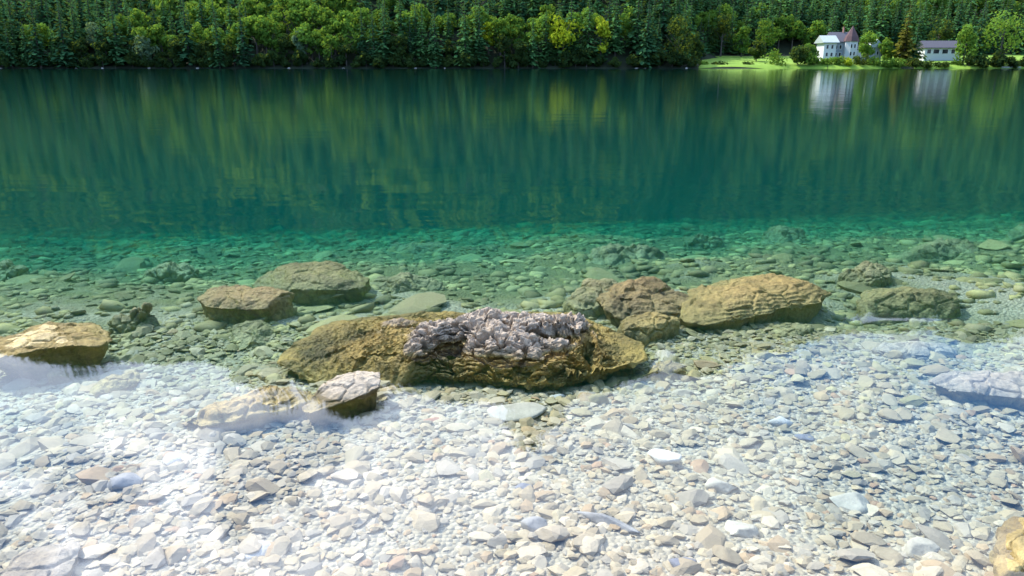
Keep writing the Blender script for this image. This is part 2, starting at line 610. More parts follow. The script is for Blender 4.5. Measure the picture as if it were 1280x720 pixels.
def yaw_tilt(n, tilt):
    a = rng.uniform(0, 2 * np.pi, n)
    b = rng.normal(0, tilt, n)
    c = rng.normal(0, tilt, n)
    ca, sa, cb, sb, cc, sc = np.cos(a), np.sin(a), np.cos(b), np.sin(b), np.cos(c), np.sin(c)
    Rz = np.zeros((n, 3, 3)); Rz[:, 0, 0] = ca; Rz[:, 0, 1] = -sa; Rz[:, 1, 0] = sa; Rz[:, 1, 1] = ca; Rz[:, 2, 2] = 1
    Rx = np.zeros((n, 3, 3)); Rx[:, 0, 0] = 1; Rx[:, 1, 1] = cb; Rx[:, 1, 2] = -sb; Rx[:, 2, 1] = sb; Rx[:, 2, 2] = cb
    Ry = np.zeros((n, 3, 3)); Ry[:, 1, 1] = 1; Ry[:, 0, 0] = cc; Ry[:, 0, 2] = sc; Ry[:, 2, 0] = -sc; Ry[:, 2, 2] = cc
    return Rx @ Ry @ Rz


def scatter(specs):
    """specs: list of (x, y, size, sub) arrays -> merged mesh data"""
    Vs, Fs, Cs, Sm, off = [], [], [], [], 0
    for x, y, s, sub in specs:
        var = rng.integers(0, 10, len(x))
        for k in range(10):
            q = var == k
            n = int(q.sum())
            if not n: continue
            V, F = stone_shape(sub, 100 * sub + k, 9, (0.14, 0.3) if s.mean() > 0.12 else (0.25, 0.5))
            M = yaw_tilt(n, 0.16)
            W_ = np.einsum('nij,vj->nvi', M, V) * s[q][:, None, None]
            z = bed(x[q], y[q]) + s[q] * np.where(y[q] > 5, rng.uniform(-0.12, 0.1, n), rng.uniform(0.05, 0.3, n))
            W_ += np.stack([x[q], y[q], z], 1)[:, None, :]
            c = np.array((0.92, 0.79, 0.60)) * PAL[rng.choice(len(PAL), n, p=PALW / PALW.sum())] * rng.uniform(0.8, 1.15, (n, 1))
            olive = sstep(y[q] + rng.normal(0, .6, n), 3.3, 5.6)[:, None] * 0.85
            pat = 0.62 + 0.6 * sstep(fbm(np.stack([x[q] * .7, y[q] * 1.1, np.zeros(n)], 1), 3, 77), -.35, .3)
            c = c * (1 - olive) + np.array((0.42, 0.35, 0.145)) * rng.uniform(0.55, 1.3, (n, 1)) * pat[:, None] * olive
            Vs.append(W_.reshape(-1, 3))
            Sm.append(np.full(n * len(F), sub == 1 and y.mean() > 5.2))
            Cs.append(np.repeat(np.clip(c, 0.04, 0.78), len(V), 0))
            Fs.append((F[None] + (np.arange(n) * len(V))[:, None, None] + off).reshape(-1, 3))
            off += n * len(V)
    return np.concatenate(Vs), np.concatenate(Fs), np.concatenate(Cs), np.concatenate(Sm)


def wedge(n, y0, y1, extra=0.9):
    y = np.sqrt(rng.uniform(y0 ** 2, y1 ** 2, int(n)))
    x = rng.uniform(-1, 1, int(n)) * (0.76 * y + extra)
    return x, y


specs = []
x, y = wedge(23000, 1.2, 5.2)
specs.append((x, y, np.clip(rng.lognormal(math.log(0.017), 0.45, len(x)), 0.008, 0.05), 1))
x, y = wedge(5200, 1.2, 5.2)
specs.append((x, y, np.clip(rng.lognormal(math.log(0.031), 0.42, len(x)), 0.02, 0.085), 2))
x, y = wedge(13000, 5.0, 14)
specs.append((x, y, np.clip(rng.lognormal(math.log(0.05), 0.45, len(x)), 0.02, 0.13), 1))
x, y = wedge(260, 5.0, 13)
specs.append((x, y, np.clip(rng.lognormal(math.log(0.13), 0.35, len(x)), 0.08, 0.26), 2))
x, y = wedge(5000, 12, 24)
specs.append((x, y, np.clip(rng.lognormal(math.log(0.085), 0.45, len(x)), 0.04, 0.3), 1))
V, F, C_, SM = scatter(specs)
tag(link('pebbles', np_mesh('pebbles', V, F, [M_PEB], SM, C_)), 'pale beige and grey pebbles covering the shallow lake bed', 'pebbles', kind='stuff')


# ------------------------------------------------------------------ boulders built from an outline on the bed
def radial(poly, c, nt):
    th = np.linspace(0, 2 * np.pi, nt, endpoint=False)
    D = np.stack([np.cos(th), np.sin(th)], 1)
    p = np.array(poly, float) - c
    q = np.roll(p, -1, 0)
    r = np.full(nt, 1e-3)
    for a, b in zip(p, q):
        e = b - a
        den = D[:, 0] * e[1] - D[:, 1] * e[0]
        with np.errstate(divide='ignore', invalid='ignore'):
            tt = (a[0] * e[1] - a[1] * e[0]) / den
            ss = (a[0] * D[:, 1] - a[1] * D[:, 0]) / den
        ok = (np.abs(den) > 1e-12) & (tt > 0) & (ss >= -1e-6) & (ss <= 1 + 1e-6)
        r = np.where(ok, np.maximum(r, tt), r)
    k = max(1, nt // 60)
    ker = np.ones(2 * k + 1) / (2 * k + 1)
    r = np.convolve(np.concatenate([r[-k:], r, r[:k]]), ker, 'valid')
    return th, r


def sit_z(px, lift):
    cx, cy = np.mean(px, 0)
    z = -0.2
    for _ in range(12):
        q = at(cx, cy, z)
        z = 0.5 * z + 0.5 * (float(bed(np.array([q[0]]), np.array([q[1]]))[0]) + lift)
    return z


def boulder(name, label, px, zrim, rise, mat, seed, zbot=None, undercut=0.25, tilt=(0, 0), p=2.2, rough=0.03, lumps=0.05, ledge=0.0,
            extra=None, nr=40, nt=150, cat='rock', group=None, sit=False, sq=1.0, facets=8, skin=None, wide=1.0):
    pt = min(b for a, b in px)
    pm = sum(a for a, b in px) / len(px)
    px = [(pm + (a - pm) * wide, pt + (b - pt) * sq) for a, b in px]
    if sit:
        zrim = sit_z(px, zrim)
    pts = [at(a, b, zrim)[:2] for a, b in px]
    c = np.mean(pts, 0)
    th, r = radial(pts, c, nt)
    size = float(np.mean(r))
    r = r * (1 + 0.15 * fbm(np.stack([np.cos(th) * 1.7, np.sin(th) * 1.7, np.full(nt, seed * 1.37)], 1), 4, seed))
    if zbot is None:
        zbot = float(bed(np.array([c[0]]), np.array([c[1]]))[0]) - 0.12
    rows = []
    for t_ in np.linspace(0.0, 1, nr) ** 0.8:
        xx, yy = c[0] + np.cos(th) * r * t_, c[1] + np.sin(th) * r * t_
        rows.append(np.stack([xx, yy, np.full(nt, zrim + rise * (1 - t_ ** p))], 1))
    ns = max(8, nr // 3)
    for s_ in np.linspace(0, 1, ns + 1)[1:]:
        k = 1 - undercut * s_ ** 0.6
        rows.append(np.stack([c[0] + np.cos(th) * r * k, c[1] + np.sin(th) * r * k, np.full(nt, zrim + (zbot - zrim) * s_ ** 1.3)], 1))
    V = np.concatenate(rows)
    nR = len(rows)
    top = np.zeros(len(V)); top[:nr * nt] = 1
    tw = np.concatenate([np.full(nt, max(0, 1 - (i / (nr - 1)) ** 6)) for i in range(nr)] + [np.zeros(nt)] * (nR - nr))
    V[:, 2] += (tilt[0] * (V[:, 0] - c[0]) + tilt[1] * (V[:, 1] - c[1])) * np.concatenate([np.ones(nr * nt), np.repeat(np.linspace(1, 0, ns + 1)[1:], nt)])
    fr_ = np.random.default_rng(seed * 7 + 1)
    hs = np.array([np.ptp(V[:, 0]) / 2, np.ptp(V[:, 1]) / 2, max(rise + zrim - zbot, .05)])
    o_ = np.array([c[0], c[1], zbot])
    for _ in range(facets):
        nn = fr_.normal(size=3)
        nn[2] = abs(nn[2]) * 0.8
        nn /= np.linalg.norm(nn)
        Q = (V - o_) / hs
        k = Q @ nn
        lim = k.max() * fr_.uniform(0.72, 0.92)
        V = V - (np.maximum(k - lim, 0)[:, None] * nn) * hs * 0.9
    if extra is not None:
        V[:, 2] += extra(V[:, 0], V[:, 1], c) * tw
    if ledge > 0:
        st = ledge
        q = V[:, 2] / st + 0.5 * fbm(V * 4, 2, seed)
        V[:, 2] += 0.8 * st * (np.floor(q) + sstep(q - np.floor(q), 0.25, 0.75) - q) * top
    i0 = (np.arange(nR - 1)[:, None] * nt + np.arange(nt)[None])
    i1 = (np.arange(nR - 1)[:, None] * nt + (np.arange(nt)[None] + 1) % nt)
    F = np.stack([i0, i0 + nt, i1 + nt, i1], -1).reshape(-1, 4)
    me = np_mesh(name, V, F, [mat], extra is None)
    N = np.zeros(len(V) * 3, np.float32)
    me.vertices.foreach_get('normal', N)
    N = N.reshape(-1, 3)
    f1, f2 = worley(V / max(0.12, size * 0.45) + seed, seed)
    d = lumps * fbm(V * 1.6 / max(size, .2) + seed * 3.1, 3, seed) + rough * fbm(V * 9 + seed, 4, seed + 9, 0.55) - lumps * 0.5 * sstep(0.12 - (f2 - f1), 0, 0.12)
    if skin is not None:
        d = d + skin(V)
    V = V + N * d[:, None]
    V[:nt] = V[:nt].mean(0)
    me.vertices.foreach_set('co', np.ascontiguousarray(V, np.float32).reshape(-1))
    me.update()
    # origin at the middle of the rock's foot
    o = link(name, me)
    me.transform(Matrix.Translation((-c[0], -c[1], -zbot)))
    o.location = (c[0], c[1], zbot)
    return tag(o, label, cat, group)


CR = [at(a, b, 0.04)[:2] for a, b in ((490, 430), (515, 404), (600, 392), (690, 386), (750, 396), (785, 430), (745, 450), (640, 458), (540, 456))]
CRP = np.array(CR)


def inside_soft(x, y, poly, soft):
    """signed distance-like mask of a polygon"""
    P = np.stack([x, y], 1)
    a, b = poly, np.roll(poly, -1, 0)
    dmin = np.full(len(P), 9.0)
    ins = np.zeros(len(P), bool)
    for p0, p1 in zip(a, b):
        e = p1 - p0
        tt = np.clip(((P - p0) @ e) / (e @ e), 0, 1)
        dmin = np.minimum(dmin, np.linalg.norm(P - (p0 + tt[:, None] * e), axis=1))
        cond = ((p0[1] > P[:, 1]) != (p1[1] > P[:, 1]))
        with np.errstate(divide='ignore', invalid='ignore'):
            xi = (p1[0] - p0[0]) * (P[:, 1] - p0[1]) / (p1[1] - p0[1]) + p0[0]
        ins ^= cond & (P[:, 0] < xi)
    sd = np.where(ins, dmin, -dmin)
    return sstep(sd, -soft * 0.4, soft)


def crest(x, y, c):
    P = np.stack([x, y, np.zeros_like(x)], 1)
    m_ = inside_soft(x + 0.04 * gnoise(P * 9, 2), y + 0.04 * gnoise(P * 9 + 5, 3), CRP, 0.17)
    h = 0.075 + 0.075 * fbm(P * 3.4, 3, 21)
    for (a, b, rx, ry, dep) in ((566, 418, .075, .085, .24), (692, 410, .13, .075, .26), (737, 414, .035, .16, .22), (655, 438, .05, .045, .14), (525, 416, .05, .03, .07), (620, 405, .04, .05, .08)):
        q = at(a, b, 0.08)
        h -= dep * np.exp(-(((x - q[0]) / rx) ** 2 + ((y - q[1]) / ry) ** 2) ** 1.5)
    q = at(715, 388, 0.12)
    h += 0.05 * np.exp(-((x - q[0]) / .12) ** 2 - ((y - q[1]) / .12) ** 2)
    # algae hummocks of the low shoulder to the left
    low = -0.035 + 0.06 * fbm(P * 3, 4, 41) + 0.03 * fbm(P * 11, 4, 43, 0.6, True) + 0.001 * rng.normal(0, 1, len(x))
    return m_ * h + (1 - m_) * low


def crest_skin(V):
    """pits, blocks and crumbly grain of the dry limestone, pushed along the surface normal"""
    P2 = np.stack([V[:, 0], V[:, 1], np.zeros(len(V))], 1)
    m_ = inside_soft(V[:, 0] + 0.04 * gnoise(P2 * 9, 2), V[:, 1] + 0.04 * gnoise(P2 * 9 + 5, 3), CRP, 0.17)
    q = V + 0.05 * np.stack([fbm(V * 8, 3, 51), fbm(V * 8, 3, 52), fbm(V * 8, 3, 53)], 1)
    q = q * np.array((0.8, 0.8, 1.5))
    f1, f2 = worley(q * 9, 31)
    g1, g2 = worley(q * 22, 37)
    k1, k2 = worley(q * 45, 39)
    d = 0.048 * (sstep(f2 - f1, 0.0, 0.13) - 0.9) - 0.034 * sstep(0.40 - g1, 0, 0.08) * (gnoise(V * 6, 61) > -0.02) - 0.010 * sstep(0.36 - k1, 0, 0.1)
    lay = V[:, 2] * 42 + 2.2 * fbm(V * 5, 3, 81)
    d += 0.012 * (sstep(lay - np.floor(lay), 0.1, 0.5) - 0.5) + 0.026 * fbm(q * 9, 5, 23, 0.5) - 0.006 * fbm(V * 20, 3, 27, 0.6, True) + 0.003 * fbm(V * 60, 2, 71)
    return m_ * d


boulder('boulder', 'large ochre algae-covered boulder with a pale pitted dry crest, in the middle of the shallows',
        [(345, 470), (360, 438), (395, 414), (455, 398), (520, 394), (600, 396), (690, 396), (755, 400), (795, 412), (805, 440), (775, 468), (720, 482), (650, 478),
         (580, 470), (530, 468), (500, 476), (455, 492), (400, 492), (360, 486)],
        -0.10, 0.12, M_MAIN, 3, zbot=-0.36, undercut=0.30, p=1.9, tilt=(0.0, 0.03), rough=0.014, lumps=0.03, extra=crest, skin=crest_skin, nr=190, nt=560, facets=4)
boulder('boulder', 'white-topped slab poking out of the water against the front left of the big crested boulder',
        [(365, 497), (392, 478), (440, 468), (478, 468), (484, 484), (462, 494), (420, 505), (385, 512)],
        0.0, 0.03, M_SLAB, 5, facets=3, undercut=0.4, tilt=(0.12, 0.05), rough=0.012, lumps=0.025, nr=48, nt=160)
boulder('boulder', 'long low sloping slab just under the surface, trailing left from the white-topped slab',
        [(215, 527), (270, 508), (330, 492), (385, 482), (400, 500), (360, 515), (300, 526), (250, 534)],
        0.07, 0.06, M_ROCK, 6, sit=True, facets=2, undercut=0.1, rough=0.015, lumps=0.03, ledge=0.03)
boulder('boulder', 'tan flat-topped boulder with a black shaded underside at the left edge of the shallows',
        [(-60, 436), (10, 418), (60, 402), (125, 396), (140, 408), (150, 428), (110, 432), (60, 434), (0, 446)],
        -0.01, 0.02, M_ROCK, 7, facets=3, zbot=-0.30, undercut=0.5, tilt=(0.03, 0.03), rough=0.012, lumps=0.03)
boulder('boulder', 'little ochre rock in front of the dark underside of the tan flat-topped boulder',
        [(50, 466), (68, 455), (96, 450), (100, 460), (84, 470), (60, 472)],
        0.06, 0.04, M_ROCK, 8, sit=True, undercut=0.15, rough=0.01, lumps=0.03, nr=24, nt=90)
boulder('boulder', 'flat olive slab lying under shallow water right of the little ochre rock',
        [(100, 488), (125, 474), (165, 464), (182, 468), (170, 480), (140, 490), (112, 494)],
        0.04, 0.05, M_ROCK, 9, sit=True, facets=3, undercut=0.0, rough=0.012, lumps=0.03)
boulder('boulder', 'olive brown hump-backed boulder at the back left, farther of the two there',
        [(320, 345), (345, 334), (390, 330), (435, 333), (455, 345), (448, 360), (400, 364), (350, 360)],
        -0.15, 0.09, M_OLIVE, 10, facets=4, wide=1.16, undercut=0.0, p=2.2, rough=0.02, lumps=0.03)
boulder('boulder', 'brown boulder with a dark front at the back left, nearer of the two there',
        [(252, 372), (268, 361), (310, 358), (350, 362), (374, 374), (350, 385), (300, 387), (265, 383)],
        -0.12, 0.07, M_BROWN, 11, facets=4, wide=1.16, undercut=0.12, p=2.8, rough=0.016, lumps=0.025)
boulder('boulder', 'pale olive slab sunk in the gravel left of the big crested boulder',
        [(278, 420), (295, 404), (330, 398), (346, 408), (340, 424), (310, 432), (288, 430)],
        0.02, 0.05, M_SUBROCK, 12, sit=True, undercut=-.1, rough=0.015, lumps=0.03)
boulder('boulder', 'murky green slab lying deep behind the big crested boulder',
        [(450, 362), (470, 348), (520, 342), (552, 350), (545, 364), (500, 370), (465, 370)],
        0.02, 0.10, M_SUBROCK, 13, sit=True, undercut=-.1, p=1.7, rough=0.02, lumps=0.05)
boulder('boulder', 'dull green sunken rock touching the left end of the pair of brown boulders',
        [(705, 375), (720, 358), (755, 350), (780, 356), (778, 374), (750, 386), (718, 386)],
        -0.15, 0.10, M_SUBROCK, 14, facets=4, undercut=-.06, p=1.9, rough=0.02, lumps=0.04)
boulder('boulder', 'craggy brown boulder with dark hollows, left one of the pair behind the crested boulder',
        [(755, 375), (768, 356), (810, 350), (855, 352), (878, 366), (872, 388), (830, 396), (780, 394)],
        -0.10, 0.08, M_BROWN, 15, facets=5, wide=1.16, undercut=0.2, p=2.8, rough=0.025, lumps=0.035, ledge=0.025, nr=52, nt=190)
boulder('boulder', 'wide tan layered boulder, right one of the pair behind the crested boulder',
        [(858, 388), (872, 362), (905, 345), (960, 342), (1005, 350), (1028, 366), (1010, 378), (960, 388), (920, 398), (880, 402)],
        -0.10, 0.09, M_ROCK, 16, facets=5, wide=1.18, undercut=0.18, p=2.3, tilt=(0.02, 0.04), rough=0.016, lumps=0.035, ledge=0.016, nr=56, nt=210)
boulder('boulder', 'low olive slab between the crested boulder and the pair of brown boulders',
        [(765, 408), (778, 396), (815, 393), (850, 398), (850, 410), (820, 416), (785, 416)],
        -0.11, 0.06, M_ROCK, 17, undercut=0.05, rough=0.015, lumps=0.03)
boulder('boulder', 'small ochre rock beside the right tip of the big crested boulder',
        [(800, 466), (808, 456), (835, 454), (860, 460), (862, 470), (838, 476), (810, 475)],
        0.03, 0.05, M_ROCK, 18, sit=True, undercut=0.1, rough=0.012, lumps=0.03)
boulder('boulder', 'flat buff slab lying at the foot of the wide tan layered boulder',
        [(935, 420), (950, 408), (990, 403), (1020, 406), (1010, 416), (975, 424)],
        0.02, 0.03, M_SUBROCK, 19, sit=True, undercut=0.0, rough=0.012, lumps=0.03)
boulder('boulder', 'rounded yellowish sunken boulder right of the wide tan layered boulder',
        [(1048, 345), (1058, 334), (1085, 330), (1110, 336), (1116, 346), (1090, 350), (1060, 350)],
        -0.16, 0.08, M_SUBROCK, 20, facets=4, undercut=-.06, p=2.0, rough=0.015, lumps=0.03)
boulder('boulder', 'long dark olive sunken boulder in front of the rounded yellowish one',
        [(1075, 378), (1090, 364), (1130, 359), (1175, 364), (1200, 376), (1180, 386), (1130, 386), (1095, 386)],
        -0.15, 0.07, M_OLIVE, 21, facets=4, wide=1.16, undercut=0.05, p=2.2, rough=0.02, lumps=0.03)
boulder('boulder', 'small pale buff rock at the foot of the long dark olive boulder',
        [(1138, 394), (1150, 386), (1175, 386), (1186, 394), (1170, 400), (1148, 400)],
        0.02, 0.05, M_PALE, 22, sit=True, undercut=-.1, rough=0.012, lumps=0.03, nr=22, nt=90)
boulder('boulder', 'broad white slab under the cloud reflections near the right edge',
        [(1165, 478), (1185, 464), (1230, 460), (1300, 470), (1330, 488), (1300, 500), (1240, 494), (1195, 488)],
        0.09, 0.04, M_PALE, 23, sit=True, facets=3, undercut=0.25, rough=0.008, lumps=0.03)
boulder('boulder', 'pinkish flat slab farther out than the broad white slab at the right',
        [(1085, 440), (1110, 428), (1160, 424), (1195, 432), (1200, 442), (1150, 448), (1105, 448)],
        0.03, 0.03, M_PALE, 24, sit=True, undercut=0.1, rough=0.008, lumps=0.03)
boulder('boulder', 'square buff rock cut by the right edge above the broad white slab',
        [(1264, 428), (1268, 410), (1290, 405), (1310, 412), (1310, 428), (1285, 432)],
        0.03, 0.08, M_PALE, 25, sit=True, undercut=-.1, rough=0.012, lumps=0.04, nr=24, nt=90)
boulder('boulder', 'big smooth rock with a yellow lichen cap rising at the bottom right corner',
        [(1240, 700), (1245, 665), (1275, 650), (1330, 655), (1370, 690), (1360, 740), (1290, 745), (1255, 735)],
        -0.03, 0.07, M_ROCK, 26, facets=2, undercut=0.05, rough=0.01, lumps=0.03)
boulder('boulder', 'white angular stone lying on the gravel in the bottom left corner',
        [(-40, 735), (0, 698), (50, 682), (92, 676), (104, 690), (80, 722), (30, 745), (-20, 752)],
        0.05, 0.03, M_PALE, 27, sit=True, facets=3, undercut=0.1, rough=0.006, lumps=0.02)
# farther, deeper ones
DEEP = [('yellow-green drowned boulder farthest out in the middle right', [(945, 300), (960, 291), (985, 288), (1010, 294), (1012, 304), (980, 308), (955, 307)], -0.45),
        ('small pale green drowned rock left of the farthest yellow-green boulder', [(856, 305), (870, 298), (895, 298), (908, 304), (890, 310), (866, 310)], -0.45),
        ('broad green drowned ledge near the right edge', [(1120, 318), (1150, 306), (1210, 304), (1250, 312), (1235, 326), (1180, 330), (1140, 328)], -0.40),
        ('mossy drowned rock at the far right edge', [(1255, 296), (1270, 286), (1300, 284), (1320, 294), (1300, 304), (1268, 304)], -0.45),
        ('green drowned ledge in deep water left of centre', [(470, 316), (490, 306), (540, 304), (580, 308), (570, 318), (520, 322)], -0.50),
        ('dark green drowned ledge behind the pair of brown boulders', [(720, 325), (745, 312), (800, 310), (840, 318), (820, 330), (760, 334)], -0.42),
        ('dim green slab at the left edge far out in the shallows', [(-20, 352), (0, 340), (28, 338), (40, 346), (25, 354), (0, 358)], -0.30),
        ('murky olive rock left of the two brown boulders at the back left', [(175, 352), (190, 340), (235, 336), (260, 344), (250, 356), (205, 360)], -0.35),
        ('drowned grey-green slab between the left boulders and the deep ledge', [(130, 412), (150, 398), (190, 394), (205, 404), (190, 416), (150, 420)], -0.2)]
for i, (lb, px, zr) in enumerate(DEEP):
    boulder('boulder', lb, px, 0.02, 0.16, M_SUBROCK, 60 + i, sit=True, undercut=-0.1, p=1.7, rough=0.03, lumps=0.08, nr=24, nt=90)


# single stones that stand out of the gravel
def cobble(name, label, px, py, half, mat, seed, sxyz=(1, .8, .5), rz=0.0, group=None, lift=0.35):
    V, F = stone_shape(3, seed, 8, (0.9, 1.0))
    V = V / np.abs(V).max(0) * np.array(sxyz) * half
    # find where the sight line meets the bed
    z = -0.1
    for _ in range(6):
        q = at(px, py, z)
        z = float(bed(np.array([q[0]]), np.array([q[1]]))[0])
    me = np_mesh(name, V, F, [mat], True)
    o = link(name, me, None, (q[0], q[1], z + sxyz[2] * half * lift), (0.05, 0.04, rz))
    return tag(o, label, 'stone', group)


G_BEI, G_GRY, G_BLU, G_WHT = stone_mat('beige_stone', (0.50, 0.45, 0.36)), stone_mat('grey_stone', (0.36, 0.34, 0.32)), stone_mat('slate_stone', (0.22, 0.22, 0.26)), stone_mat('white_stone', (0.62, 0.58, 0.52))
G_RED, G_OLV = stone_mat('brick_red_stone', (0.50, 0.24, 0.14)), stone_mat('olive_stone', (0.36, 0.30, 0.15))
for args in (
    ('pale pointed stone casting a blue shadow right of centre in the front gravel', 832, 578, .085, G_WHT, 1, (1, .7, .6), -.5),
    ('long grey stick-shaped stone slanting across the front gravel', 760, 655, .135, G_GRY, 2, (1, .2, .2), -.55),
    ('flat grey stone with a dark shadow in the gravel near the right', 1060, 632, .095, G_BEI, 3, (1, .8, .4), 0),
    ('dark slate-blue stone at the bottom edge right of centre', 853, 708, .055, G_BLU, 4, (1, .7, .5), 0),
    ('purplish slate stone in the gravel beyond the pale pointed one', 1005, 548, .05, G_BLU, 5, (1, .8, .4), 0),
    ('brick red pebble beside the shaded front of the crested boulder', 541, 528, .05, G_RED, 6, (1, .6, .4), .1),
    ('narrow white stone in the shadow of the crested boulder', 697, 497, .055, G_WHT, 7, (1, .35, .35), .6),
    ('pale buff slab stone lying below the shadow of the crested boulder', 650, 520, .17, G_BEI, 8, (1, .6, .25), .1),
    ('olive rock at the edge of the shadow of the crested boulder', 748, 503, .06, G_OLV, 9, (1, .8, .6), .3),
    ('white rounded stone in the bluish gravel left of centre', 215, 578, .06, G_WHT, 10, (1, .8, .5), .3),
    ('grey-lilac stone in the bluish gravel at the left', 150, 608, .085, G_GRY, 11, (1, .7, .45), .6),
    ('smooth light stone in the gravel front left of centre', 320, 690, .06, G_WHT, 12, (1, .8, .4), 0),
    ('tan stone in the bottom right gravel beside the lichen-capped rock', 1150, 690, .075, G_BEI, 13, (1, .7, .45), .2),
    ('pale oval stone in the gravel under the blue sky reflection', 975, 528, .07, G_WHT, 14, (1, .7, .4), 0),
    ('light tan flat stone in the front gravel beside the stick-shaped stone', 905, 612, .085, G_BEI, 15, (1, .7, .4), .1),
    ('grey flat stone at the bottom edge near the slate-blue one', 925, 665, .07, G_BEI, 16, (1, .8, .35), -.2),
    ('squarish grey stone near the bottom edge left of the stick-shaped stone', 668, 660, .05, G_GRY, 17, (1, .9, .5), .2),
    ('dark wedge stone in the gravel just left of the stick-shaped stone', 655, 612, .04, G_BLU, 18, (1, .6, .5), .2),
):
    lb, px, py, hf, mt, sd, sx, rz = args
    cobble('cobble', lb, px, py, hf, mt, 200 + sd, sx, rz)


# ------------------------------------------------------------------ trees
def tube(p0, p1, r0, r1, n=7):
    p0, p1 = np.array(p0, float), np.array(p1, float)
    d = p1 - p0
    d /= np.linalg.norm(d)
    a = np.cross(d, (0.3, 0.9, 0.1)); a /= np.linalg.norm(a)
    b = np.cross(d, a)
    th = np.linspace(0, 2 * np.pi, n, endpoint=False)
    ring = np.cos(th)[:, None] * a + np.sin(th)[:, None] * b
    V = np.concatenate([p0 + ring * r0, p1 + ring * r1])
    i = np.arange(n)
    F = np.stack([i, (i + 1) % n, (i + 1) % n + n, i + n], 1)
    return V, F


def join(parts):
    Vs, Fs, o = [], [], 0
    for V, F in parts:
        Vs.append(V); Fs.append(F + o); o += len(V)
    return np.concatenate(Vs), np.concatenate(Fs)


def quads(C, U, Wd):
    """leaf clumps: centres, half-axis vectors"""
    n = len(C)
    V = np.stack([C - U - Wd * .6, C + U * 0.2 - Wd, C + U + Wd * .5, C - U * 0.1 + Wd], 1).reshape(-1, 3)
    return V, np.arange(n * 4).reshape(n, 4)


def conifer_crown(seed, h, r, levels=24, per=10, seg=3):
    g = np.random.default_rng(seed)
    C, U, Wd = [], [], []
    for l in range(levels):
        f = (l + g.uniform(-.3, .3)) / levels
        z = h * (0.07 + 0.93 * f)
        L = r * max(0.04, (1 - f)) ** 0.85 * g.uniform(0.8, 1.12)
        n = max(4, int(per * (0.45 + 0.55 * (1 - f))))
        a0 = g.uniform(0, 6.28)
        for k in range(n):
            a = a0 + 6.283 * k / n + g.normal(0, .18)
            Lb = L * g.uniform(0.7, 1.2)
            dv = np.array([math.cos(a), math.sin(a), 0])
            side = np.array([-dv[1], dv[0], 0])
            for s in range(seg):
                q = (s + .6) / seg
                droop = -0.32 * Lb * q ** 1.4 + 0.1 * Lb * q
                c = dv * Lb * q + np.array([0, 0, z + droop]) + g.normal(0, .08 * Lb + .03, 3)
                u = (dv + np.array([0, 0, g.uniform(-.7, -.1)])) * Lb / seg * 0.75
                wdt = (side + g.normal(0, .35, 3)) * Lb * 0.24 * (1.15 - 0.6 * q) + np.array([0, 0, g.normal(0, .1)])
                C.append(c); U.append(u); Wd.append(wdt)
    C.append(np.array([0, 0, h * .985])); U.append(np.array([0, 0, h * .02])); Wd.append(np.array([.12, 0, 0]))
    return quads(np.array(C), np.array(U), np.array(Wd))


def broad_crown(seed, h, wd, lobes=15, per=52, leaf=0.62, zlo=0.22):
    g = np.random.default_rng(seed)
    Cs, Us, Ws = [], [], []
    zc, hz = h * (zlo + 1) / 2, h * (1 - zlo) / 2
    for l in range(lobes):
        v = g.normal(size=3); v /= np.linalg.norm(v)
        rad = g.uniform(0.35, 0.78)
        c = np.array([v[0] * wd / 2 * rad, v[1] * wd / 2 * rad, zc + v[2] * hz * rad])
        lr = wd * g.uniform(0.15, 0.25)
        n = np.random.default_rng(seed * 50 + l).normal(size=(per, 3))
        n /= np.linalg.norm(n, axis=1)[:, None]
        p = c + n * lr * g.uniform(0.55, 1.12, (per, 1)) * np.array([1, 1, .85])
        u = np.cross(n, g.normal(size=(per, 3))); u /= np.linalg.norm(u, axis=1)[:, None] + 1e-6
        tiltn = n + g.normal(0, .55, (per, 3))
        w_ = np.cross(tiltn, u); w_ /= np.linalg.norm(w_, axis=1)[:, None] + 1e-6
        sz = leaf * g.uniform(0.55, 1.2, (per, 1))
        Cs.append(p); Us.append(u * sz); Ws.append(w_ * sz * .7)
    return quads(np.concatenate(Cs), np.concatenate(Us), np.concatenate(Ws))


def make_conifer(h, r, seed, mat):
    root = empty('conifer')
    V, F = tube((0, 0, -0.6), (0, 0, h * .97), h * .014 + .05, 0.03)
    link('trunk', np_mesh('trunk', V, F, [M_BARK], True), root)
    V, F = conifer_crown(seed, h, r)
    link('crown', np_mesh('crown', V, F, [mat]), root)
    return root


def make_broad(h, wd, seed, mat, name='broadleaf_tree', zlo=0.2, lobes=16, leaf=.6, per=54):
    root = empty(name)
    g = np.random.default_rng(seed)
    parts = [tube((0, 0, -0.6), (0.1, 0, h * .55), h * .02 + .05, h * .010)]
    for k in range(5):
        a = g.uniform(0, 6.28)
        z0 = h * g.uniform(.25, .5)
        parts.append(tube((0.05, 0, z0), (math.cos(a) * wd * .3, math.sin(a) * wd * .3, z0 + h * g.uniform(.15, .35)), h * .008, h * .003, 5))
    V, F = join(parts)
    link('trunk', np_mesh('trunk', V, F, [M_BARK], True), root)
    V, F = broad_crown(seed, h, wd, lobes, per, leaf, zlo)
    link('crown', np_mesh('crown', V, F, [mat]), root)
    return root


def hz(x, y):
    return float(hill(np.array([x]), np.array([y]))[0])


def place(o, x, y, s=1.0, rz=None, sz=None, z=None):
    o.location = (x, y, hz(x, y) - 0.1 if z is None else z)
    o.rotation_euler = (0, 0, rnd.uniform(0, 6.28) if rz is None else rz)
    o.scale = (s, s, sz or s)
    return o


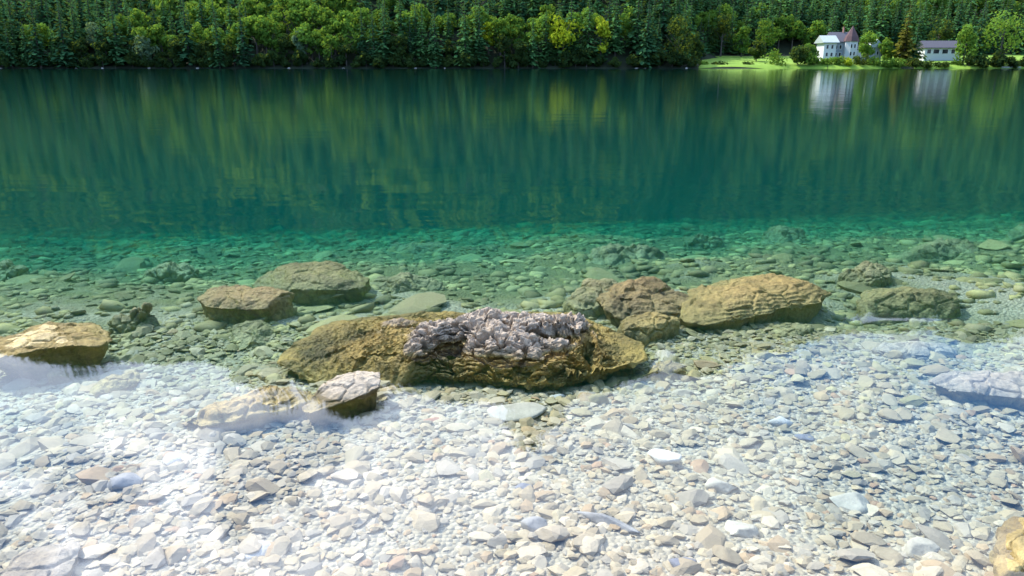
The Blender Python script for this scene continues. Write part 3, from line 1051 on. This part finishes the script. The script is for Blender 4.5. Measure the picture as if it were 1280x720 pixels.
PROTO = {'con': [make_conifer(20, 3.5, 300 + i, M_CON) for i in range(4)],
         'bro': [make_broad(15, 9, 320 + i, M_BRO) for i in range(4)],
         'dkb': [make_broad(14, 8.5, 330 + i, M_DKB, zlo=.02) for i in range(3)],  # dark crowns and shrubs paint the shaded foot of the wood
         'bsh': [make_broad(6, 7.5, 340 + i, M_DKB, 'shrub', zlo=-.15, lobes=14, per=44) for i in range(3)]}
KIND = {'con': ('tall dark spruce in the wooded slope across the lake', 'conifer', 'dark spruces on the far shore'),
        'bro': ('bright green leafy tree among the dark spruces across the lake', 'tree', 'green leafy trees among the far spruces'),
        'bsh': ('shade-dark shrub hanging over the far waterline', 'shrub', 'dark shrubs overhanging the far waterline'),
        'dkb': ('rounded shade-dark green leafy tree near the far waterline', 'tree', 'dark leafy trees along the far shore')}
USED = {}


def put(kind, x, y, s, sz):
    pr = PROTO[kind]
    i = rnd.randrange(len(pr))
    if (kind, i) in USED:
        o = copy_tree(pr[i])
    else:
        o = pr[i]
        USED[(kind, i)] = 1
    place(o, x, y, s, sz=sz)
    lb, ct, gp = KIND[kind]
    return tag(o, lb, ct, gp)


HERO = []   # (px, reach in px) columns kept free in the front rows


def hero(label, px, py_top, py_base, kind, wpx, Y, mat, seed, name=None, group=None):
    x, _, zt = atY(px, py_top, Y)
    zb = hz(x, Y)
    _, _, zbp = atY(px, py_base, Y)
    h = zt - min(zb, zbp)
    wd = wpx / FPX * Y * CP
    if kind == 'con':
        o = make_conifer(h, wd / 2, seed, mat)
    elif kind == 'shrub':
        o = make_broad(h, wd, seed, mat, 'shrub', zlo=0.0, lobes=12, leaf=.45, per=40)
    else:
        o = make_broad(h, wd, seed, mat, zlo=0.08)
    place(o, x, Y, 1, 0, z=min(zb, zbp) - .1)
    HERO.append((px, wpx * .5, Y, py_top))
    return tag(o, label, 'conifer' if kind == 'con' else 'shrub' if kind == 'shrub' else 'tree', group)


hero('brightest yellow-green tree in the dark wood, above the middle of the far shore', 705, 10, 75, 'bro', 44, 306, M_YEL, 401)
hero('tall yellowish tree reaching down to the water right of the brightest yellow-green one', 752, 16, 84, 'bro', 28, 304, M_YEL, 402)
hero('yellow-green tree taller and right of the one reaching down to the water', 783, 6, 60, 'bro', 26, 312, M_BRO, 403)
hero('yellow-green bushy tree just above the dark waterline, left of the brightest one', 610, 16, 52, 'bro', 24, 309, M_YEL, 404)
hero('lone lime-coloured crown between dark spruces in the left half', 336, 16, 70, 'bro', 34, 307, M_BRO, 405)
hero('slender pale tree leaning over the water in the left half', 372, 32, 84, 'bro', 20, 303.5, M_SIL, 406)
hero('silvery tree low at the waterline in the left quarter', 178, 42, 84, 'bro', 30, 304, M_SIL, 407)
hero('greyish leafy tree left of the silvery one at the waterline', 116, 24, 62, 'bro', 26, 308, M_SIL, 408)
hero('small bright shrub on the bank right of the tall yellowish tree', 822, 62, 84, 'shrub', 22, 303, M_BRO, 409)
hero('dark leafy tree left of the green meadow', 850, 20, 84, 'bro', 56, 305, M_DKB, 410)
hero('round olive tree behind the green meadow', 960, 20, 68, 'bro', 36, 345, M_BRO, 411)
hero('round bush at the right end of the green meadow', 975, 60, 84, 'shrub', 40, 305, M_BRO, 412)
hero('dark pointed bush between meadow and villa', 1000, 54, 84, 'bro', 26, 304, M_DKB, 413)
hero('leafy tree growing close in front of the villa', 1089, 32, 76, 'bro', 30, 309, M_BRO, 414)
hero('tall russet green conifer between the villa and the low house', 1139, 4, 78, 'con', 30, 311, M_RUS, 415)
hero('dark spruce right behind the russet green conifer', 1152, 10, 82, 'con', 24, 313, M_CON, 416)
hero('cone-shaped yellowish tree covering the right end of the low house', 1212, 28, 84, 'bro', 30, 304, M_BRO, 417)
hero('large sunlit leafy tree at the right edge of the far shore', 1262, 2, 84, 'bro', 62, 305, M_BRO, 418)
hero('dark spruce between the cone-shaped tree and the right edge', 1234, -4, 84, 'con', 26, 309, M_CON, 419)
SH = [(1018, 69, 84, 20, M_BRO), (1030, 71, 85, 22, M_BRO), (1047, 68, 85, 22, M_BRO), (1060, 71, 85, 18, M_YEL), (1078, 66, 85, 22, M_DKB), (1092, 70, 85, 22, M_BRO),
      (1110, 72, 85, 22, M_BRO), (1126, 73, 85, 20, M_BRO), (1142, 70, 85, 18, M_DKB), (1158, 76, 85, 20, M_DKB), (1176, 77, 85, 22, M_DKB), (1194, 76, 85, 20, M_BRO),
      (900, 77, 84, 22, M_DKB), (935, 76, 85, 18, M_DKB), (880, 78, 84, 16, M_BRO), (1012, 62, 80, 20, M_BRO)]
hero('dark rounded tree hiding the ground right of the meadow', 948, 44, 80, 'bro', 22, 318, M_DKB, 470)
hero('bushy green tree between the round bush and the villa wing', 1014, 50, 82, 'bro', 20, 308, M_BRO, 471)
hero('green leafy tree right of the villa annex', 1113, 44, 80, 'bro', 24, 316, M_BRO, 472)
hero('tall dark spruce close behind the villa roof', 1044, 4, 66, 'con', 22, 336, M_CON, 473)
hero('broad dark spruce behind the gap right of the villa tower', 1092, -2, 66, 'con', 26, 338, M_CON, 474)
hero('green pointed tree behind the left end of the meadow', 905, 14, 70, 'bro', 34, 342, M_DKB, 475)
hero('olive leafy tree behind the right half of the meadow', 930, 30, 70, 'bro', 26, 340, M_BRO, 476)
hero('dark leafy tree behind the low white house', 1178, 16, 66, 'bro', 34, 338, M_DKB, 477)
SHL = ['low shrub on the bank left of the villa wing', 'low shrub in front of the left end of the villa wing', 'low shrub under the gap between villa wing and tower',
       'bright yellow-green shrub at the foot of the villa tower', 'dark shrub right of the villa tower', 'low shrub below the leafy tree in front of the villa',
       'low shrub right of the leafy tree in front of the villa', 'low shrub just left of the russet conifer', 'dark shrub at the foot of the russet conifer',
       'dark shrub left of the low white house', 'dark shrub in front of the low white house', 'green shrub below the right half of the low white house',
       'dark shrub on the left half of the meadow edge', 'dark shrub in the middle of the meadow edge', 'green shrub at the left tip of the meadow', 'taller shrub behind the dark pointed bush by the villa']
for i, (px, a, b, wpx, mt) in enumerate(SH):
    hero(SHL[i], px, a, b, 'shrub', wpx, 303.2 + (i % 3) * .8, mt, 440 + i, group='shrubs along the far bank')

# rows of trees one can tell apart
ROWS = {}
taken = []
for row, (d, sp) in enumerate(((2.5, 5.0), (7, 5.4), (14, 5.8), (22, 6.4))):
    x = -232.0
    while x < 236:
        x += sp * rnd.uniform(0.75, 1.25)
        yy = float(shore_y(np.array(x))) + d + rnd.uniform(-2.5, 2.5)
        yy += 50 * float(sstep(x, 58, 95))
        if x > 62:
            if row == 0 and x > 76: continue
        pxx = 640 + x / (yy * CP) * FPX
        if any(abs(pxx - a) < b * .75 and yy < Y for a, b, Y, _ in HERO): continue
        green = gnoise(np.array([[x / 32, row * .7, 4.2]]), 8)[0]
        bias = math.exp(-((pxx - 380) / 110) ** 2) * .35 + (math.exp(-((pxx - 720) / 70) ** 2) * .2)
        if row == 0 and rnd.random() < .45:
            o, kd = put('dkb', x, yy, rnd.uniform(.6, 1.05), None), 'dkb'
        elif green + bias > .17 + (.3 if row == 0 else 0):
            o, kd = put('bro', x, yy, rnd.uniform(.75, 1.15), None), 'bro'
        else:
            s = rnd.uniform(.75, 1.2)
            o, kd = put('con', x, yy, s * rnd.uniform(1.05, 1.35), s * 1.1), 'con'
        ROWS.setdefault((kd, row), []).append((pxx, o))

x = -236.0
while x < 240:
    x += rnd.uniform(3.6, 6.6)
    yy = float(shore_y(np.array(x))) + rnd.uniform(.6, 1.6)
    pxx = 640 + x / (yy * CP) * FPX
    if 866 < pxx < 1200: continue
    ROWS.setdefault(('bsh', 0), []).append((pxx, put('bsh', x, yy, rnd.uniform(.55, 1.15), None)))

# each tree's own label: counted along its row from a tree or house that is easy to find
MARKS = [(116, 'the greyish leafy tree'), (178, 'the silvery waterline tree'), (336, 'the lone lime-coloured crown'), (372, 'the slender leaning pale tree'),
         (610, 'the yellow-green bushy tree'), (705, 'the brightest yellow-green tree'), (752, 'the tall yellowish waterline tree'), (850, 'the big dark leafy tree'),
         (960, 'the round olive tree'), (1060, "the villa's tower"), (1139, 'the russet conifer'), (1178, 'the low white house'), (1262, 'the large sunlit tree')]
ORD = ['first', 'second', 'third', 'fourth', 'fifth', 'sixth', 'seventh', 'eighth', 'ninth', 'tenth', 'eleventh', 'twelfth', 'thirteenth', 'fourteenth', 'fifteenth', 'sixteenth', 'seventeenth', 'eighteenth', 'nineteenth', 'twentieth', 'twenty-first', 'twenty-second']
RWORD = ['in the waterline row', 'in the second row', 'in the third row', 'in the highest row']
KWORD = {'bsh': 'overhanging shade-dark shrub', 'con': 'dark spruce', 'bro': 'green leafy tree', 'dkb': 'shade-dark leafy tree'}
for (kd, row), lst in ROWS.items():
    cnt = {}
    todo = []
    for pxx, o in sorted(lst, key=lambda q: q[0]):
        mk = min(MARKS, key=lambda q: abs(q[0] - pxx))
        todo.append((pxx, o, mk, 'left' if pxx < mk[0] else 'right'))
    for mk in MARKS:
        for sd in ('left', 'right'):
            q = [e for e in todo if e[2] is mk and e[3] == sd]
            q.sort(key=lambda e: abs(e[0] - mk[0]))
            for i, e in enumerate(q):
                e[1]['label'] = f'{ORD[min(i, len(ORD) - 1)]} {KWORD[kd]} {RWORD[row]} {sd} of {mk[1]}'

# the wood above them: one mass on the slope
def forest_mass():
    lowc = [conifer_crown(500 + i, 20, 3.9, 12, 7, 1) for i in range(4)]
    lowb = [broad_crown(510 + i, 15, 9.5, 10, 12, 1.35, .1) for i in range(4)]
    P_ = []
    y = 326.0
    while y < 905:
        st = 6.2 + (y - 330) * 0.006
        half = 0.78 * y + 20
        xr = np.arange(-half, half, st)
        P_.append(np.stack([xr + rng.uniform(-.45, .45, len(xr)) * st, y + rng.uniform(-.45, .45, len(xr)) * st], 1))
        y += st * 0.95
    P_ = np.concatenate(P_)
    d = P_[:, 1] - shore_y(P_[:, 0])
    ok = d > np.interp(P_[:, 0], [58, 95], [27, 76])
    P_ = P_[ok]
    Z = hill(P_[:, 0], P_[:, 1]) - .3
    gr = gnoise(np.stack([P_[:, 0] / 60, P_[:, 1] / 60, np.full(len(P_), 2.2)], 1), 8) + rng.normal(0, .12, len(P_))
    pxx = 640 + P_[:, 0] / (P_[:, 1] * CP) * FPX
    gr -= np.clip((P_[:, 1] - 370) / 240, 0, 1) * .55
    gr += .4 * np.exp(-((pxx - 400) / 130) ** 2) + .2 * np.exp(-((pxx - 720) / 60) ** 2) + .2 * np.exp(-((pxx - 1270) / 60) ** 2) - .3 * np.exp(-((pxx - 920) / 120) ** 2)
    isb = gr > .2
    Vs, Fs, Cs, Ms, off = [], [], [], [], 0
    for grp, bank_, mi in ((~isb, lowc, 0), (isb, lowb, 1)):
        idx = np.where(grp)[0]
        var = rng.integers(0, 4, len(idx))
        for k in range(4):
            ii = idx[var == k]
            V, F = bank_[k]
            n = len(ii)
            s = rng.uniform(.75, 1.15, n)
            a = rng.uniform(0, 6.28, n)
            x = V[None, :, 0] * np.cos(a)[:, None] - V[None, :, 1] * np.sin(a)[:, None]
            yv = V[None, :, 0] * np.sin(a)[:, None] + V[None, :, 1] * np.cos(a)[:, None]
            W_ = np.stack([x * s[:, None] + P_[ii, 0][:, None], yv * s[:, None] + P_[ii, 1][:, None], V[None, :, 2] * s[:, None] + Z[ii][:, None]], -1)
            Vs.append(W_.reshape(-1, 3))
            Fs.append((F[None] + (np.arange(n) * len(V))[:, None, None] + off).reshape(-1, 4))
            Cs.append(np.repeat(rng.uniform(0, 1, n), len(V)))
            Ms.append(np.full(n * len(F), mi))
            off += n * len(V)
    c = np.concatenate(Cs)[:, None].repeat(3, 1)
    me = np_mesh('forest', np.concatenate(Vs), np.concatenate(Fs), [M_SCON, M_SBRO], False, c, np.concatenate(Ms))
    return link('forest', me)


tag(forest_mass(), 'dense mixed wood of spruce and leafy trees covering the hillside across the lake', 'forest', kind='stuff')

# ------------------------------------------------------------------ houses across the lake
M_WHITE = simple_mat('white_render', (0.55, 0.55, 0.54), 0.85, 0.06, 1.5)
M_SHADEW = simple_mat('shade_grey_render', (0.26, 0.29, 0.32), 0.85, 0.1, 1.5)  # wall colour darkened to grey-blue for the shade on the villa front
M_ROOFG = simple_mat('grey_green_roof', (0.32, 0.36, 0.33), 0.7, 0.15, 3)
M_ROOFB = simple_mat('slate_blue_roof', (0.10, 0.095, 0.105), 0.9, 0.2, 3, 0.05)
M_ROOFP = simple_mat('pink_grey_roof', (0.12, 0.075, 0.072), 0.9, 0.25, 3, 0.05)
M_GLASS = simple_mat('window_glass', (0.02, 0.025, 0.03), 0.15, 0.1, 3)
M_FRAME = simple_mat('window_frame', (0.70, 0.70, 0.68), 0.6, 0.05, 3)
M_CHIM = simple_mat('chimney_brick', (0.28, 0.15, 0.12), 0.9, 0.2, 6)
M_STONE = simple_mat('jetty_concrete', (0.55, 0.54, 0.51), 0.9, 0.1, 2)


def window(parent, x, y, z, wd, ht):
    """a window in a wall that faces the lake (-Y): frame bars and one pane"""
    f = MB()
    b = .12
    f.box(x - wd / 2, x + wd / 2, y - .10, y + .02, z, z + b)
    f.box(x - wd / 2, x + wd / 2, y - .10, y + .02, z + ht - b, z + ht)
    f.box(x - wd / 2, x - wd / 2 + b, y - .10, y + .02, z + b, z + ht - b)
    f.box(x + wd / 2 - b, x + wd / 2, y - .10, y + .02, z + b, z + ht - b)
    o = f.build('window', M_FRAME, parent)
    g = MB()
    g.box(x - wd / 2 + b, x + wd / 2 - b, y - .05, y + .02, z + b, z + ht - b)
    g.build('pane', M_GLASS, o)
    return o


def gable(mb, x0, x1, y0, y1, z0, z1, along='x', over=.5):
    x0, x1, y0, y1 = x0 - over, x1 + over, y0 - over, y1 + over
    th = .25
    if along == 'x':
        ym = (y0 + y1) / 2
        mb.poly([(x0, y0, z0), (x1, y0, z0), (x1, ym, z1), (x0, ym, z1), (x0, y1, z0), (x1, y1, z0), (x0, y0, z0 - th), (x1, y0, z0 - th), (x0, y1, z0 - th), (x1, y1, z0 - th)],
                [(0, 1, 2, 3), (3, 2, 5, 4), (0, 3, 4, 8, 6), (1, 7, 9, 5, 2), (6, 7, 1, 0), (4, 5, 9, 8), (6, 8, 9, 7)])
    else:
        xm = (x0 + x1) / 2
        mb.poly([(x0, y0, z0), (x0, y1, z0), (xm, y1, z1), (xm, y0, z1), (x1, y0, z0), (x1, y1, z0), (x0, y0, z0 - th), (x0, y1, z0 - th), (x1, y0, z0 - th), (x1, y1, z0 - th)],
                [(0, 3, 2, 1), (3, 4, 5, 2), (0, 6, 8, 4, 3), (1, 2, 5, 9, 7), (6, 0, 1, 7), (4, 8, 9, 5), (6, 7, 9, 8)])


def villa():
    Y = 318.0
    X0 = atY(1027, 70, Y)[0]
    zb = atY(1060, 74, Y)[2]
    k = Y * CP / FPX                         # metres per photo pixel there
    root = empty('villa', (X0, Y, zb), R(0))
    wl = MB(); wl.box(1 * k + .3, 17 * k, 0, 8, -3, 20 * k); wl.build('wing_wall', M_WHITE, root)
    wr = MB(); gable(wr, 1 * k + .3, 17 * k, 0, 8, 20 * k, 28.5 * k, 'x', .9); wr.build('wing_roof', M_ROOFG, root)
    mw = MB(); mw.box(17 * k + .05, 46 * k, 3, 13, -3, 21 * k); mw.build('wall', M_SHADEW, root)
    mr = MB(); gable(mr, 17 * k, 46 * k, 3, 13, 21 * k, 33 * k, 'x', .6); ro = mr.build('roof', M_ROOFB, root)
    ch = MB(); ch.box(33 * k, 34.2 * k, 7.4, 8.4, 30 * k, 38.4 * k); ch.box(32.7 * k, 34.5 * k, 7.2, 8.6, 38.4 * k, 39 * k); ch.build('chimney', M_CHIM, ro)
    n = 8
    cx, cy, r = 37.5 * k, 2.2, 8.0 * k
    th = [2 * math.pi * (i + .5) / n for i in range(n)]
    tw = MB()
    tw.poly([(cx + r * math.cos(a), cy + r * math.sin(a), -3) for a in th] + [(cx + r * math.cos(a), cy + r * math.sin(a), 21.5 * k) for a in th],
            [(i, (i + 1) % n, (i + 1) % n + n, i + n) for i in range(n)])
    tw.build('tower_wall', M_WHITE, root)
    rr = r * 1.18
    tr = MB()
    tr.poly([(cx + rr * math.cos(a), cy + rr * math.sin(a), 21.2 * k) for a in th] + [(cx + rr * .78 * math.cos(a), cy + rr * .78 * math.sin(a), 27 * k) for a in th] + [(cx, cy, 40 * k)],
            [(i, (i + 1) % n, (i + 1) % n + n, i + n) for i in range(n)] + [(i + n, (i + 1) % n + n, 2 * n) for i in range(n)] + [tuple(range(n - 1, -1, -1))])
    tr.build('tower_roof', M_ROOFP, root)
    aw = MB(); aw.box(62 * k, 77 * k, 2, 10, -3, 15 * k); aw.build('annex_wall', M_SHADEW, root)
    ar = MB(); gable(ar, 62 * k, 77 * k, 2, 10, 15 * k, 24 * k, 'y', .5); ar.build('annex_roof', M_ROOFG, root)
    cw = MB(); cw.box(46.05 * k, 61.9 * k, 5, 12, -3, 12 * k); cw.build('link_wall', M_WHITE, root)
    cr = MB(); gable(cr, 46.3 * k, 61.6 * k, 5, 12, 12 * k, 17 * k, 'x', .02); cr.build('link_roof', M_ROOFB, root)
    for xx, z in ((6, 3), (12, 3), (6, 12), (12, 12)): window(root, xx * k, 0, z * k, 1.1, 1.7)
    for xx, z in ((21, 3), (26, 3), (21, 12), (26, 12)): window(root, xx * k, 3, z * k, 1.1, 1.7)
    yt = cy - r * math.cos(math.pi / 8)
    for xx, z in ((35.4, 4), (39.6, 4), (35.4, 13), (39.6, 13)): window(root, xx * k, yt, z * k, .9, 1.7)
    for xx in (66, 72): window(root, xx * k, 2, 5 * k, 1.0, 1.6)
    return tag(root, 'white lakeside villa with an octagonal tower under a pinkish pointed roof', 'villa')


villa()


def low_house():
    Y = 322.0
    X0 = atY(1156, 66, Y)[0]
    zb = atY(1156, 69, Y)[2]
    k = Y * CP / FPX
    root = empty('house', (X0, Y, zb))
    wl = MB(); wl.box(0, 44 * k, 0, 7, -3, 9 * k); wl.build('wall', M_WHITE, root)
    rf = MB(); gable(rf, 0, 44 * k, 0, 7, 9 * k, 17.5 * k, 'x', .7); rf.build('roof', M_ROOFB, root)
    for xx, wd in ((5, 1.8), (14, 2.6), (25, 2.6), (35, 1.8)): window(root, xx * k, 0, 1.6 * k, wd, 1.9)
    return tag(root, 'long low white house under a slate-blue roof with dark wide windows', 'house')


low_house()

# a pale landing stage and bleached stones at the far waterline
p0 = atY(1248, 86, 301.0)
j = MB()
j.box(0, 7.6, 0, 2.2, .35, .6)
for xx in (.4, 3.6, 6.8):
    for yv in (.3, 1.7): j.box(xx, xx + .25, yv, yv + .25, -4, .348)
tag(j.build('jetty', M_STONE, None, (p0[0], 299.2, 0)), 'pale landing stage at the waterline below the large sunlit tree', 'jetty')
for i, (px, wpx) in enumerate(((8, 6), (98, 4), (131, 7), (184, 6), (245, 6), (361, 10), (432, 5), (520, 6), (556, 6), (795, 6), (806, 5), (857, 6))):
    q = atY(px, 84, 300.4)
    yv = float(shore_y(np.array(q[0]))) - .4
    V, F = stone_shape(2, 600 + i, 7, (.4, .6))
    o = link('shore_rock', np_mesh('shore_rock', V, F, [G_BEI], False), None, (q[0], yv, 0.05), (0, 0, i))
    hw = wpx / FPX * 300 / 2.6
    o.scale = (hw, hw * .8, hw * .7)
    tag(o, f'{ORD[i]} bleached rock from the left along the far waterline', 'rock', 'bleached rocks along the far waterline')
# drop prototypes that found no place
for kd, pr in PROTO.items():
    for i, o in enumerate(pr):
        if (kd, i) not in USED:
            for c_ in list(o.children): bpy.data.objects.remove(c_)
            bpy.data.objects.remove(o)
